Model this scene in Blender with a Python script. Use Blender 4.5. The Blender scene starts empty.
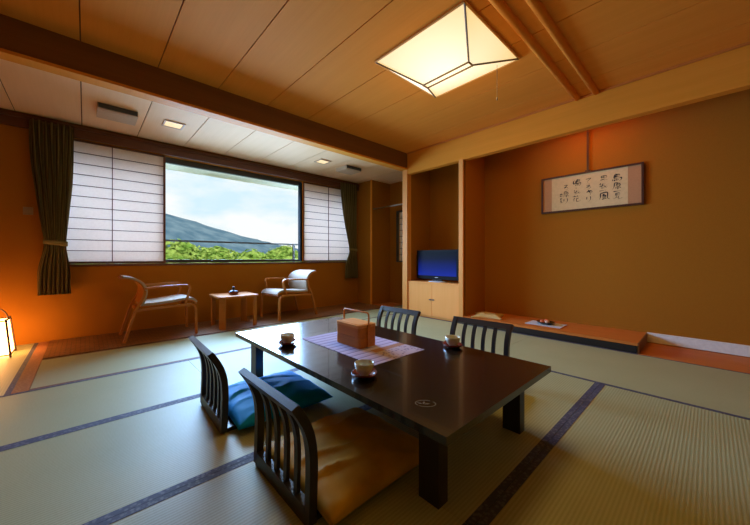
import bpy, bmesh, math, random
from mathutils import Vector, Matrix
from mathutils import noise as mnoise
random.seed(7)
S = bpy.context.scene
COL = S.collection
PI = math.pi

# ------------------------------------------------------------------ materials
def new_mat(name):
    m = bpy.data.materials.new(name)
    m.use_nodes = True
    nt = m.node_tree
    for n in list(nt.nodes):
        nt.nodes.remove(n)
    out = nt.nodes.new('ShaderNodeOutputMaterial')
    b = nt.nodes.new('ShaderNodeBsdfPrincipled')
    nt.links.new(b.outputs[0], out.inputs[0])
    return m, nt, b, out

def N(nt, t, **kw):
    n = nt.nodes.new(t)
    for k, v in kw.items():
        setattr(n, k, v)
    return n

def ramp(nt, stops):
    r = N(nt, 'ShaderNodeValToRGB')
    e = r.color_ramp.elements
    while len(e) < len(stops):
        e.new(0.5)
    for i, (p, c) in enumerate(stops):
        e[i].position = p
        e[i].color = (*c, 1)
    return r

def coords(nt, scale=(1, 1, 1), rot=(0, 0, 0), world=False):
    if world:
        g = N(nt, 'ShaderNodeNewGeometry'); src = g.outputs['Position']
    else:
        tc = N(nt, 'ShaderNodeTexCoord'); src = tc.outputs['Object']
    mp = N(nt, 'ShaderNodeMapping')
    mp.inputs['Scale'].default_value = scale
    mp.inputs['Rotation'].default_value = rot
    nt.links.new(src, mp.inputs['Vector'])
    return mp.outputs[0]

def bump(nt, b, height, strength=.3, dist=.01):
    bp = N(nt, 'ShaderNodeBump')
    bp.inputs['Strength'].default_value = strength
    bp.inputs['Distance'].default_value = dist
    nt.links.new(height, bp.inputs['Height'])
    nt.links.new(bp.outputs[0], b.inputs['Normal'])

def plain(name, col, rough=.5, spec=.5, metal=0., var=.06, nscale=30., bstr=0., coat=0.):
    m, nt, b, o = new_mat(name)
    v = coords(nt)
    n = N(nt, 'ShaderNodeTexNoise'); n.inputs['Scale'].default_value = nscale; n.inputs['Detail'].default_value = 4
    nt.links.new(v, n.inputs['Vector'])
    lo = tuple(max(0, c * (1 - var)) for c in col); hi = tuple(min(1, c * (1 + var)) for c in col)
    r = ramp(nt, [(.3, lo), (.7, hi)])
    nt.links.new(n.outputs['Fac'], r.inputs[0]); nt.links.new(r.outputs[0], b.inputs['Base Color'])
    b.inputs['Roughness'].default_value = rough
    b.inputs['Specular IOR Level'].default_value = spec
    b.inputs['Metallic'].default_value = metal
    b.inputs['Coat Weight'].default_value = coat
    if bstr:
        bump(nt, b, n.outputs['Fac'], bstr, .003)
    return m

def wood(name, c1, c2, rough=.45, axis=0, scale=1., spec=.4, coat=0., world=False):
    m, nt, b, o = new_mat(name)
    sc = [9 * scale, 9 * scale, 9 * scale]; sc[axis] = .45 * scale
    v = coords(nt, tuple(sc), world=world)
    n = N(nt, 'ShaderNodeTexNoise'); n.inputs['Scale'].default_value = 1.6; n.inputs['Detail'].default_value = 6
    n.inputs['Roughness'].default_value = .6; n.inputs['Distortion'].default_value = .4
    nt.links.new(v, n.inputs['Vector'])
    sc2 = [60 * scale] * 3; sc2[axis] = 1.2 * scale
    v2 = coords(nt, tuple(sc2), world=world)
    n2 = N(nt, 'ShaderNodeTexNoise'); n2.inputs['Scale'].default_value = 2.; n2.inputs['Detail'].default_value = 3
    nt.links.new(v2, n2.inputs['Vector'])
    mx = N(nt, 'ShaderNodeMath', operation='MULTIPLY_ADD'); mx.inputs[1].default_value = .35
    nt.links.new(n2.outputs['Fac'], mx.inputs[0])
    ml = N(nt, 'ShaderNodeMath', operation='MULTIPLY'); ml.inputs[1].default_value = .65
    nt.links.new(n.outputs['Fac'], ml.inputs[0]); nt.links.new(ml.outputs[0], mx.inputs[2])
    r = ramp(nt, [(.32, c1), (.68, c2)])
    nt.links.new(mx.outputs[0], r.inputs[0]); nt.links.new(r.outputs[0], b.inputs['Base Color'])
    b.inputs['Roughness'].default_value = rough
    b.inputs['Specular IOR Level'].default_value = spec
    b.inputs['Coat Weight'].default_value = coat
    b.inputs['Coat Roughness'].default_value = .2
    bump(nt, b, mx.outputs[0], .08, .004)
    return m

def tatami_mat_material(name, ca, cb, period=.0155, axis=1, world=False):
    """Ribs run along local X (sine across local Y), fine rush weave across them."""
    m, nt, b, o = new_mat(name)
    if world:
        g = N(nt, 'ShaderNodeNewGeometry'); src = g.outputs['Position']
    else:
        src = N(nt, 'ShaderNodeTexCoord').outputs['Object']
    sp = N(nt, 'ShaderNodeSeparateXYZ'); nt.links.new(src, sp.inputs[0])
    k = N(nt, 'ShaderNodeMath', operation='MULTIPLY'); k.inputs[1].default_value = 2 * PI / period
    nt.links.new(sp.outputs[axis], k.inputs[0])
    s = N(nt, 'ShaderNodeMath', operation='SINE'); nt.links.new(k.outputs[0], s.inputs[0])
    s2 = N(nt, 'ShaderNodeMath', operation='MULTIPLY_ADD'); s2.inputs[1].default_value = .5; s2.inputs[2].default_value = .5
    nt.links.new(s.outputs[0], s2.inputs[0])
    mp = N(nt, 'ShaderNodeMapping'); mp.inputs['Scale'].default_value = (90, 6, 6) if axis == 1 else (6, 90, 6)
    nt.links.new(src, mp.inputs['Vector'])
    n = N(nt, 'ShaderNodeTexNoise'); n.inputs['Scale'].default_value = 3.; n.inputs['Detail'].default_value = 3
    nt.links.new(mp.outputs[0], n.inputs['Vector'])
    nb = N(nt, 'ShaderNodeTexNoise'); nb.inputs['Scale'].default_value = 2.2; nb.inputs['Detail'].default_value = 2
    nt.links.new(src, nb.inputs['Vector'])
    a = N(nt, 'ShaderNodeMath', operation='MULTIPLY_ADD'); a.inputs[1].default_value = .45
    nt.links.new(s2.outputs[0], a.inputs[0])
    a2 = N(nt, 'ShaderNodeMath', operation='MULTIPLY'); a2.inputs[1].default_value = .35
    nt.links.new(n.outputs['Fac'], a2.inputs[0])
    a3 = N(nt, 'ShaderNodeMath', operation='MULTIPLY_ADD'); a3.inputs[1].default_value = .3
    nt.links.new(nb.outputs['Fac'], a3.inputs[0]); nt.links.new(a2.outputs[0], a3.inputs[2])
    nt.links.new(a3.outputs[0], a.inputs[2])
    r = ramp(nt, [(.2, ca), (.85, cb)])
    nt.links.new(a.outputs[0], r.inputs[0]); nt.links.new(r.outputs[0], b.inputs['Base Color'])
    b.inputs['Roughness'].default_value = .5
    b.inputs['Specular IOR Level'].default_value = .5
    bump(nt, b, s2.outputs[0], .2, .003)
    return m

def brocade(name, ca, cb):
    m, nt, b, o = new_mat(name)
    v = coords(nt, (1, 1, 1), world=True)
    vo = N(nt, 'ShaderNodeTexVoronoi'); vo.inputs['Scale'].default_value = 55.
    nt.links.new(v, vo.inputs['Vector'])
    r = ramp(nt, [(.25, cb), (.5, ca)])
    nt.links.new(vo.outputs['Distance'], r.inputs[0]); nt.links.new(r.outputs[0], b.inputs['Base Color'])
    b.inputs['Roughness'].default_value = .7
    return m

def stripes(name, stops, period, axis=0, noise=.0, rough=.85):
    m, nt, b, o = new_mat(name)
    src = N(nt, 'ShaderNodeTexCoord').outputs['Object']
    sp = N(nt, 'ShaderNodeSeparateXYZ'); nt.links.new(src, sp.inputs[0])
    nz = N(nt, 'ShaderNodeTexNoise'); nz.inputs['Scale'].default_value = 25
    nt.links.new(src, nz.inputs['Vector'])
    ad = N(nt, 'ShaderNodeMath', operation='MULTIPLY_ADD'); ad.inputs[1].default_value = noise
    nt.links.new(nz.outputs['Fac'], ad.inputs[0]); nt.links.new(sp.outputs[axis], ad.inputs[2])
    k = N(nt, 'ShaderNodeMath', operation='DIVIDE'); k.inputs[1].default_value = period
    nt.links.new(ad.outputs[0], k.inputs[0])
    f = N(nt, 'ShaderNodeMath', operation='FRACT'); nt.links.new(k.outputs[0], f.inputs[0])
    r = ramp(nt, stops)
    nt.links.new(f.outputs[0], r.inputs[0]); nt.links.new(r.outputs[0], b.inputs['Base Color'])
    b.inputs['Roughness'].default_value = rough
    b.inputs['Specular IOR Level'].default_value = .2
    return m

def emit(name, col, strength, edge=None):
    m, nt, b, o = new_mat(name)
    b.inputs['Base Color'].default_value = (.22, .2, .16, 1)
    b.inputs['Emission Color'].default_value = (*col, 1)
    b.inputs['Emission Strength'].default_value = strength
    b.inputs['Roughness'].default_value = .8
    return m

WALLC = (.375, .142, .013)
M = {}
M['plaster'] = plain('plaster', WALLC, .95, .1, var=.07, nscale=160, bstr=.25)
M['ceiling'] = wood('ceiling_wood', (.73, .245, .026), (.80, .285, .037), .7, 1, .7, .08, world=True)
M['ceiling_veranda'] = wood('veranda_ceiling_wood', (.88, .55, .29), (.94, .60, .33), .7, 1, .7, .1, world=True)
M['groove'] = plain('groove_dark', (.16, .05, .015), .8, .1)
M['lintel'] = wood('lintel_wood', (.72, .27, .022), (.80, .31, .035), .6, 1, .8, .1, world=True)
M['beam'] = wood('beam_wood', (.17, .065, .015), (.22, .09, .022), .5, 0, .8, .3, world=True)
M['post'] = wood('post_wood', (.76, .31, .07), (.84, .37, .095), .5, 2, .8, .2, world=True)
M['darkred'] = wood('dark_red_wood', (.10, .035, .018), (.15, .055, .028), .4, 0, .8, .4, world=True)
M['cabinet'] = wood('cabinet_wood', (.90, .39, .10), (.96, .44, .13), .6, 2, .8, .15, world=True)
M['tokoboard'] = wood('alcove_board', (.52, .15, .022), (.62, .20, .04), .5, 1, .8, .15, world=True)
M['blackwood'] = wood('black_wood', (.012, .010, .010), (.022, .018, .017), .35, 1, 1, .5)
M['lacquer'] = plain('black_lacquer', (.011, .009, .006), .22, .6, coat=.3)
M['tatami'] = tatami_mat_material('tatami_rush', (.305, .33, .165), (.43, .46, .265))
M['tatami_floor'] = tatami_mat_material('tatami_rush_floor', (.305, .33, .165), (.43, .46, .265), world=True)
M['heri'] = brocade('border_brocade', (.05, .056, .105), (.12, .13, .18))
M['heri_brown'] = brocade('border_brown', (.17, .085, .05), (.24, .14, .085))
M['strip_orange'] = brocade('border_orange', (.36, .13, .035), (.46, .20, .07))
M['white'] = plain('white_paint', (.80, .80, .76), .6)
M['offwhite_metal'] = plain('pale_metal', (.58, .40, .25), .6, .2)
M['dark'] = plain('dark_metal', (.05, .05, .055), .45)
M['alu'] = plain('grey_aluminium', (.018, .021, .025), .9, .02)
M['black_matte'] = plain('black_matte', (.008, .008, .009), .6, .12)
M['black'] = plain('black_plastic', (.012, .012, .014), .3)
M['bent'] = wood('bentwood', (.42, .15, .022), (.52, .195, .035), .45, 0, 1.2, .3)
M['cream'] = plain('cream_upholstery', (.46, .38, .30), .7, .3, nscale=80, bstr=.1)
M['bamboo'] = wood('basket_bamboo', (.50, .165, .014), (.70, .27, .03), .5, 1, 2, .4)
M['bamboo_lid'] = wood('basket_lid', (.70, .32, .06), (.84, .43, .11), .5, 1, 2, .4)
M['gold'] = plain('gold_inlay', (.11, .075, .02), .5)
M['red'] = plain('red_lacquer', (.16, .022, .016), .25, .5, coat=.3)
M['celadon'] = plain('celadon_glaze', (.66, .70, .58), .25, .5, var=.25, nscale=18)
M['celadon_dark'] = plain('blue_glaze', (.10, .17, .16), .25, .5)
M['goldcloth'] = plain('gold_cloth', (.62, .44, .16), .5, .5, nscale=40)
M['papermat'] = plain('pale_blue_paper', (.62, .66, .72), .7)
M['fruit'] = plain('red_orange_fruit', (.75, .16, .06), .4)
M['fruit_pale'] = plain('pale_pink_sweet', (.80, .46, .30), .4)
M['rubberwhite'] = plain('switch_plastic', (.34, .22, .11), .5)
M['ink'] = plain('ink', (.02, .02, .02), .8)
M['paper'] = plain('scroll_paper', (.64, .53, .28), .9)
M['mount_silk'] = plain('mount_silk', (.46, .25, .11), .8, nscale=70)
M['frame_red'] = plain('frame_dark_red', (.055, .014, .010), .4)
M['steel'] = plain('steel_rod', (.6, .6, .6), .3, metal=.9)
M['concrete'] = plain('balcony_concrete', (.62, .60, .55), .9)
M['soffit'] = plain('balcony_soffit', (.88, .80, .62), .9)
M['bark'] = plain('bark', (.10, .07, .045), .9)

def fabric(name, col, var=.25):
    m, nt, b, o = new_mat(name)
    v = coords(nt)
    n = N(nt, 'ShaderNodeTexNoise'); n.inputs['Scale'].default_value = 6; n.inputs['Detail'].default_value = 5
    nt.links.new(v, n.inputs['Vector'])
    w = N(nt, 'ShaderNodeTexNoise'); w.inputs['Scale'].default_value = 320
    nt.links.new(v, w.inputs['Vector'])
    r = ramp(nt, [(.3, tuple(c * (1 - var) for c in col)), (.7, tuple(min(1, c * (1 + var)) for c in col))])
    nt.links.new(n.outputs['Fac'], r.inputs[0]); nt.links.new(r.outputs[0], b.inputs['Base Color'])
    b.inputs['Roughness'].default_value = .6
    b.inputs['Specular IOR Level'].default_value = .12
    bump(nt, b, w.outputs['Fac'], .15, .002)
    return m
M['blue'] = fabric('blue_silk', (.001, .33, 1.0), .15)
M['gold_fabric'] = fabric('golden_brown_silk', (.46, .26, .012), .25)

def rattan():
    m, nt, b, o = new_mat('woven_rattan')
    v = coords(nt, (1, 1, 1))
    br = N(nt, 'ShaderNodeTexBrick')
    br.inputs['Scale'].default_value = 6.5
    br.inputs['Color1'].default_value = (.20, .085, .03, 1)
    br.inputs['Color2'].default_value = (.33, .15, .05, 1)
    br.inputs['Mortar'].default_value = (.07, .03, .01, 1)
    br.inputs['Mortar Size'].default_value = .03
    nt.links.new(v, br.inputs['Vector'])
    nt.links.new(br.outputs['Color'], b.inputs['Base Color'])
    b.inputs['Roughness'].default_value = .42
    bump(nt, b, br.outputs['Fac'], -.3, .003)
    return m
M['rattan'] = rattan()

def shoji_paper():
    m, nt, b, o = new_mat('shoji_paper')
    v = coords(nt)
    n = N(nt, 'ShaderNodeTexNoise'); n.inputs['Scale'].default_value = 40; n.inputs['Detail'].default_value = 5
    nt.links.new(v, n.inputs['Vector'])
    r = ramp(nt, [(.3, (.90, .79, .71)), (.7, (.95, .84, .76))])
    nt.links.new(n.outputs['Fac'], r.inputs[0])
    d = N(nt, 'ShaderNodeBsdfDiffuse'); t = N(nt, 'ShaderNodeBsdfTranslucent')
    nt.links.new(r.outputs[0], d.inputs[0]); nt.links.new(r.outputs[0], t.inputs[0])
    mx = N(nt, 'ShaderNodeMixShader'); mx.inputs[0].default_value = SHOJI_T
    nt.links.new(d.outputs[0], mx.inputs[1]); nt.links.new(t.outputs[0], mx.inputs[2])
    nt.links.new(mx.outputs[0], o.inputs[0])
    return m
SHOJI_T = .20
M['shoji'] = shoji_paper()

def glass():
    m, nt, b, o = new_mat('window_glass')
    t = N(nt, 'ShaderNodeBsdfTransparent'); t.inputs[0].default_value = (.97, .985, .98, 1)
    g = N(nt, 'ShaderNodeBsdfGlossy'); g.inputs['Roughness'].default_value = .02
    f = N(nt, 'ShaderNodeFresnel'); f.inputs['IOR'].default_value = 1.1
    mx = N(nt, 'ShaderNodeMixShader')
    nt.links.new(f.outputs[0], mx.inputs[0]); nt.links.new(t.outputs[0], mx.inputs[1]); nt.links.new(g.outputs[0], mx.inputs[2])
    nt.links.new(mx.outputs[0], o.inputs[0])
    return m
M['glass'] = glass()

def lamp_paper(strength):
    """Lit washi: brighter around the tubes in the middle of the shade, warmer and dimmer to its rims."""
    m, nt, b, o = new_mat('lamp_washi')
    tc = N(nt, 'ShaderNodeTexCoord')
    ln = N(nt, 'ShaderNodeVectorMath', operation='LENGTH')
    mp = N(nt, 'ShaderNodeMapping'); mp.inputs['Scale'].default_value = (1.7, 1.5, 0)
    nt.links.new(tc.outputs['Object'], mp.inputs['Vector']); nt.links.new(mp.outputs[0], ln.inputs[0])
    r = ramp(nt, [(.2, (1., .90, .62)), (.95, (.86, .60, .25))])
    nt.links.new(ln.outputs['Value'], r.inputs[0])
    nt.links.new(r.outputs[0], b.inputs['Emission Color'])
    b.inputs['Base Color'].default_value = (.5, .47, .38, 1)
    b.inputs['Emission Strength'].default_value = strength
    b.inputs['Roughness'].default_value = .9
    return m
M['lamp'] = lamp_paper(1.05)
M['lamp_rib'] = plain('lamp_rib_wood', (.16, .09, .035), .5)
M['downlight'] = emit('downlight_panel', (1., .74, .34), .95)
M['andon'] = emit('andon_paper', (1., .45, .14), 14)

def tv_screen():
    m, nt, b, o = new_mat('tv_screen')
    tc = N(nt, 'ShaderNodeTexCoord'); sp = N(nt, 'ShaderNodeSeparateXYZ')
    nt.links.new(tc.outputs['Object'], sp.inputs[0])
    mr = N(nt, 'ShaderNodeMapRange'); mr.inputs[1].default_value = .08; mr.inputs[2].default_value = .48
    nt.links.new(sp.outputs[2], mr.inputs[0])
    r = ramp(nt, [(0, (.006, .022, .36)), (.35, (.003, .012, .19)), (.78, (.001, .002, .022)), (1, (0, .001, .004))])
    nt.links.new(mr.outputs[0], r.inputs[0]); nt.links.new(r.outputs[0], b.inputs['Emission Color'])
    b.inputs['Emission Strength'].default_value = 1.
    b.inputs['Base Color'].default_value = (.004, .004, .006, 1)
    b.inputs['Roughness'].default_value = .5
    b.inputs['Specular IOR Level'].default_value = .08
    return m
M['screen'] = tv_screen()

def leafmat(name, c1, c2):
    m, nt, b, o = new_mat(name)
    g = N(nt, 'ShaderNodeTexCoord')
    n = N(nt, 'ShaderNodeTexNoise'); n.inputs['Scale'].default_value = 1.5; n.inputs['Detail'].default_value = 4
    nt.links.new(g.outputs['Object'], n.inputs['Vector'])
    r = ramp(nt, [(.35, c1), (.65, c2)])
    nt.links.new(n.outputs['Fac'], r.inputs[0])
    d = N(nt, 'ShaderNodeBsdfDiffuse'); t = N(nt, 'ShaderNodeBsdfTranslucent')
    nt.links.new(r.outputs[0], d.inputs[0]); nt.links.new(r.outputs[0], t.inputs[0])
    mx = N(nt, 'ShaderNodeMixShader'); mx.inputs[0].default_value = .3
    nt.links.new(d.outputs[0], mx.inputs[1]); nt.links.new(t.outputs[0], mx.inputs[2])
    nt.links.new(mx.outputs[0], o.inputs[0])
    return m
M['leaf'] = leafmat('bright_leaves', (.20, .36, .06), (.50, .62, .16))
M['leaf_dark'] = leafmat('dark_leaves', (.10, .22, .06), (.28, .42, .12))

def hillmat():
    m, nt, b, o = new_mat('haze_tinted_forest_hill')
    v = coords(nt, world=True)
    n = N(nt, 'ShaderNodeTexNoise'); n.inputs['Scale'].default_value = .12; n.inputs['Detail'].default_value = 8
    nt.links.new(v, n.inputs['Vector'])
    r = ramp(nt, [(.35, (.075, .14, .20)), (.65, (.16, .235, .29))])  # distant haze painted into the forest colour as a blue tint
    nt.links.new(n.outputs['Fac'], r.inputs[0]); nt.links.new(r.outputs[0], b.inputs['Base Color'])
    b.inputs['Roughness'].default_value = 1; b.inputs['Specular IOR Level'].default_value = 0
    return m
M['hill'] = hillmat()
M['ground'] = plain('meadow', (.16, .26, .07), 1, 0, var=.3, nscale=.2)

# ------------------------------------------------------------------ mesh helpers
def link(name, me, mats, parent=None, smooth=False):
    o = bpy.data.objects.new(name, me); COL.objects.link(o)
    for m in (mats if isinstance(mats, (list, tuple)) else [mats]):
        me.materials.append(M[m] if isinstance(m, str) else m)
    if parent is not None:
        o.parent = parent
    if smooth:
        for p in me.polygons:
            p.use_smooth = True
    return o

def fin(name, bm, mats, parent=None, bevel=0., smooth=False, loc=None):
    if bevel > 0:
        bmesh.ops.bevel(bm, geom=[e for e in bm.edges if len(e.link_faces) == 2 and e.calc_face_angle(0) > .5],
                        offset=bevel, segments=2, profile=.6, affect='EDGES', clamp_overlap=True)
    bmesh.ops.recalc_face_normals(bm, faces=bm.faces[:])
    me = bpy.data.meshes.new(name); bm.to_mesh(me); bm.free()
    o = link(name, me, mats, parent, smooth)
    if loc is not None:
        o.location = loc
    return o

def box(bm, x0, x1, y0, y1, z0, z1, mi=0):
    vs = [bm.verts.new((x, y, z)) for z in (z0, z1) for y in (y0, y1) for x in (x0, x1)]
    fs = []
    for idx in ((0, 2, 3, 1), (4, 5, 7, 6), (0, 1, 5, 4), (2, 6, 7, 3), (0, 4, 6, 2), (1, 3, 7, 5)):
        f = bm.faces.new([vs[i] for i in idx]); f.material_index = mi; fs.append(f)
    return vs

def tube(bm, pts, r, seg=10, closed_ends=True, mi=0):
    """round tube through pts; r a number or list."""
    rings = []
    n = len(pts)
    pts = [Vector(p) for p in pts]
    ref = None
    for i, p in enumerate(pts):
        t = (pts[min(i + 1, n - 1)] - pts[max(i - 1, 0)]).normalized()
        if ref is None:
            ref = Vector((0, 0, 1)) if abs(t.z) < .9 else Vector((1, 0, 0))
        u = (ref - t * ref.dot(t)).normalized(); w = t.cross(u); ref = u
        rr = r[i] if isinstance(r, (list, tuple)) else r
        rings.append([bm.verts.new(p + (u * math.cos(2 * PI * k / seg) + w * math.sin(2 * PI * k / seg)) * rr) for k in range(seg)])
    for a, b in zip(rings, rings[1:]):
        for k in range(seg):
            f = bm.faces.new((a[k], a[(k + 1) % seg], b[(k + 1) % seg], b[k])); f.material_index = mi
    if closed_ends:
        bm.faces.new(rings[0][::-1]).material_index = mi; bm.faces.new(rings[-1]).material_index = mi

def strip(bm, prof, y0, y1, th, mi=0, yfun=None):
    """A bent board: profile points (x, z) in the XZ plane, width y0..y1, thickness th (number or list)."""
    n = len(prof); P = [Vector((p[0], 0, p[1])) for p in prof]
    rings = []
    for i, p in enumerate(P):
        t = (P[min(i + 1, n - 1)] - P[max(i - 1, 0)]).normalized()
        nn = Vector((-t.z, 0, t.x)); h = (th[i] if isinstance(th, (list, tuple)) else th) / 2
        a, b = (y0, y1) if yfun is None else yfun(i / (n - 1))
        rings.append([bm.verts.new(q) for q in ((p.x + nn.x * h, a, p.z + nn.z * h), (p.x + nn.x * h, b, p.z + nn.z * h),
                                               (p.x - nn.x * h, b, p.z - nn.z * h), (p.x - nn.x * h, a, p.z - nn.z * h))])
    for a, b in zip(rings, rings[1:]):
        for k in range(4):
            f = bm.faces.new((a[k], a[(k + 1) % 4], b[(k + 1) % 4], b[k])); f.material_index = mi
    bm.faces.new(rings[0][::-1]).material_index = mi; bm.faces.new(rings[-1]).material_index = mi

def smooth_curve(pts, n=6):
    """Catmull-Rom through pts (tuples of any length)."""
    out = []
    P = [pts[0]] + list(pts) + [pts[-1]]
    for i in range(1, len(P) - 2):
        p0, p1, p2, p3 = P[i - 1], P[i], P[i + 1], P[i + 2]
        for k in range(n):
            t = k / n
            out.append(tuple(.5 * (2 * b + (c - a) * t + (2 * a - 5 * b + 4 * c - d) * t * t + (-a + 3 * b - 3 * c + d) * t ** 3)
                             for a, b, c, d in zip(p0, p1, p2, p3)))
    out.append(tuple(pts[-1]))
    return out

def lathe(bm, prof, seg=28, c=(0, 0, 0), mi=0, sx=1., sy=1.):
    rings = []
    for r, z in prof:
        if r < 1e-5:
            rings.append([bm.verts.new((c[0], c[1], c[2] + z))])
        else:
            rings.append([bm.verts.new((c[0] + r * sx * math.cos(2 * PI * k / seg), c[1] + r * sy * math.sin(2 * PI * k / seg), c[2] + z)) for k in range(seg)])
    for a, b in zip(rings, rings[1:]):
        for k in range(seg):
            k2 = (k + 1) % seg
            if len(a) == 1 and len(b) == 1:
                continue
            if len(a) == 1:
                f = bm.faces.new((a[0], b[k2], b[k]))
            elif len(b) == 1:
                f = bm.faces.new((a[k], a[k2], b[0]))
            else:
                f = bm.faces.new((a[k], a[k2], b[k2], b[k]))
            f.material_index = mi

def BM():
    return bmesh.new()

def tag(o, label, cat, group=None):
    o['label'] = label; o['category'] = cat
    if group:
        o['group'] = group
    return o

def thing(name, label, cat, loc=(0, 0, 0), rz=0., group=None):
    o = bpy.data.objects.new(name, None); COL.objects.link(o)
    o.location = loc; o.rotation_euler = (0, 0, rz); o.empty_display_size = .1
    return tag(o, label, cat, group)

def struct(name, bm, mats, bevel=0., parent=None, loc=None):
    o = fin(name, bm, mats, parent, bevel, loc=loc)
    if parent is None:
        o['kind'] = 'structure'
    return o

def copy_tree(root, label, loc, rz=0., group=None):
    r = root.copy(); COL.objects.link(r)
    r.location = loc; r.rotation_euler = (0, 0, rz); r['label'] = label
    if group:
        r['group'] = group
    for ch in list(root.children):
        c = ch.copy(); COL.objects.link(c); c.parent = r
        for g in list(ch.children):
            d = g.copy(); COL.objects.link(d); d.parent = c
    return r

# ------------------------------------------------------------------ the room
XL, YR = -1.25, -1.35            # left wall, rear wall (behind the camera)
XF, XB = 4.22, 4.89              # alcove front line, alcove back wall
YW = 5.40                        # window wall
ZC, ZV = 2.87, 2.67              # ceilings
WX0, WX1, WZ0, WZ1 = -.335, 4.33, .92, 2.50

bm = BM(); box(bm, XL - .2, 5.3, YR - .2, 5.62, -.25, -.056)
struct('floor', bm, 'darkred')
bm = BM(); box(bm, XL, 3.0, YR, -.36, -.055, 0); box(bm, 3.0, XF, YR, -.36, -.055, 0)
struct('floor_rear', bm, 'tatami_floor')
bm = BM(); box(bm, XF, XB + .1, YR, .52, -.055, 0); 
struct('floor_alcove', bm, 'tokoboard')
bm = BM(); box(bm, XF + .1, 5.1, 2.64, 3.70, -.055, 0)
struct('floor_niche', bm, 'tokoboard')

bm = BM()
box(bm, XL - .2, 5.3, YW, YW + .2, -.06, WZ0); box(bm, XL - .2, 5.3, YW, YW + .2, WZ1, 3.0)
box(bm, XL - .2, WX0, YW, YW + .2, WZ0, WZ1); box(bm, WX1, 5.3, YW, YW + .2, WZ0, WZ1)
struct('wall_window', bm, 'plaster')
bm = BM(); box(bm, XL - .2, XL, YR - .2, YW, -.06, 3.0); struct('wall_left', bm, 'plaster')
bm = BM(); box(bm, XL, 5.3, YR - .2, YR, -.06, 3.0); struct('wall_rear', bm, 'plaster')
bm = BM(); box(bm, XB, XB + .2, YR, 2.571, -.06, 3.0); struct('wall_alcove', bm, 'plaster')
bm = BM(); box(bm, XF + .035, XB + .2, 2.571, 2.641, -.06, 3.0); struct('wall_partition', bm, 'plaster')
bm = BM(); box(bm, XB, XB + .2, 2.641, 3.70, -.06, 3.0); struct('wall_niche', bm, 'plaster')
bm = BM(); box(bm, XF + .05, 5.3, 3.70, 3.80, -.06, 3.0); struct('wall_divider', bm, 'plaster')
bm = BM(); box(bm, 4.49, 5.3, 4.94, YW, -.06, 3.0); struct('wall_veranda', bm, 'plaster')
# recess wall with its own small window
bm = BM()
RY0, RY1, RZ0, RZ1 = 4.30, 4.735, .91, 2.04
box(bm, 5.05, 5.25, 3.80, RY0, -.06, 3.0); box(bm, 5.05, 5.25, RY1, 4.94, -.06, 3.0)
box(bm, 5.05, 5.25, RY0, RY1, -.06, RZ0); box(bm, 5.05, 5.25, RY0, RY1, RZ1, 3.0)
struct('wall_recess', bm, 'plaster')
# corner trim of the veranda wall: pale wood edge
bm = BM(); box(bm, 4.47, 4.492, 4.92, 4.962, 0, ZV); struct('trim_1', bm, 'lintel', .004)

# ceilings: boards with dark gaps between them, under a dark backing
def board_ceiling(name, x0, x1, y0, y1, z, mat, first, pitch=.555, gap=.009):
    bm = BM(); x = first
    while x > x0:
        x -= pitch
    box(bm, x0, x1, y0, y1, z + .012, z + .04, 1)
    while x < x1:
        a, b = max(x + gap / 2, x0), min(x + pitch - gap / 2, x1)
        if b > a:
            box(bm, a, b, y0, y1, z, z + .02)
        x += pitch
    struct(name, bm, [mat, 'groove'])
board_ceiling('ceiling', XL, XF + .03, YR, 3.72, ZC, 'ceiling', -.03)
board_ceiling('ceiling_veranda', XL, 5.3, 3.76, YW + .02, ZV, 'ceiling_veranda', -.03)
bm = BM(); box(bm, XF, XB + .1, YR, 3.75, 2.90, 2.96); struct('ceiling_alcove', bm, 'lintel')
bm = BM(); box(bm, XL - .25, 5.35, YR - .25, 5.62, 3.0, 3.15); struct('roof', bm, 'concrete')

# beam between room and veranda, with a pale strip along its lower edge
bm = BM(); box(bm, XL, XF, 3.70, 3.82, 2.605, 2.93); struct('beam_veranda', bm, 'beam', .004)
bm = BM(); box(bm, XL, XF, 3.692, 3.83, 2.578, 2.605); struct('trim_2', bm, 'lintel', .003)
bm = BM(); box(bm, XF - .004, XF + .10, YR, 3.69, 2.50, 2.895); struct('beam_alcove', bm, 'lintel', .004)
bm = BM(); box(bm, XF - .022, XF - .004, YR, 3.69, 2.848, 2.872); struct('trim_3', bm, 'tokoboard')
bm = BM(); box(bm, XF - .01, XF + .10, 3.69, 3.80, 0, 2.62); struct('pillar_veranda', bm, 'post', .006)
bm = BM(); box(bm, XF - .008, XF + .06, 2.571, 2.641, 0, 2.51); struct('pillar_alcove', bm, 'post', .006)
# window head: dark rail, ledge
bm = BM(); box(bm, XL, 4.49, YW - .035, YW, 2.50, 2.60); box(bm, XL, 4.49, YW - .06, YW, 2.60, 2.625)
struct('trim_4', bm, 'darkred', .004)
bm = BM(); box(bm, XL, 4.49, YW - .02, YW, 2.642, ZV); struct('trim_5', bm, 'beam')
bm = BM(); box(bm, WX0, WX1, YW - .006, YW + .12, .892, .922); struct('trim_6', bm, 'darkred', .004)
# white skirting in the alcove's right half
bm = BM(); box(bm, XB - .02, XB, YR, .515, .008, .12); struct('baseboard_alcove', bm, 'white', .003)
bm = BM(); box(bm, XF - .02, XF, YR, .516, -.054, .004); struct('trim_7', bm, 'tokoboard')
# two rounded battens across the ceiling
for k, y in enumerate((1.057, .878)):
    bm = BM(); tube(bm, [(XL, y, ZC - .006), (XF - .02, y, ZC - .006)], .034, 14)
    struct('trim_%d' % (8 + k), bm, 'ceiling')
    COL.objects['trim_%d' % (8 + k)].data.polygons.foreach_set('use_smooth', [True] * len(COL.objects['trim_%d' % (8 + k)].data.polygons))

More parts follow.
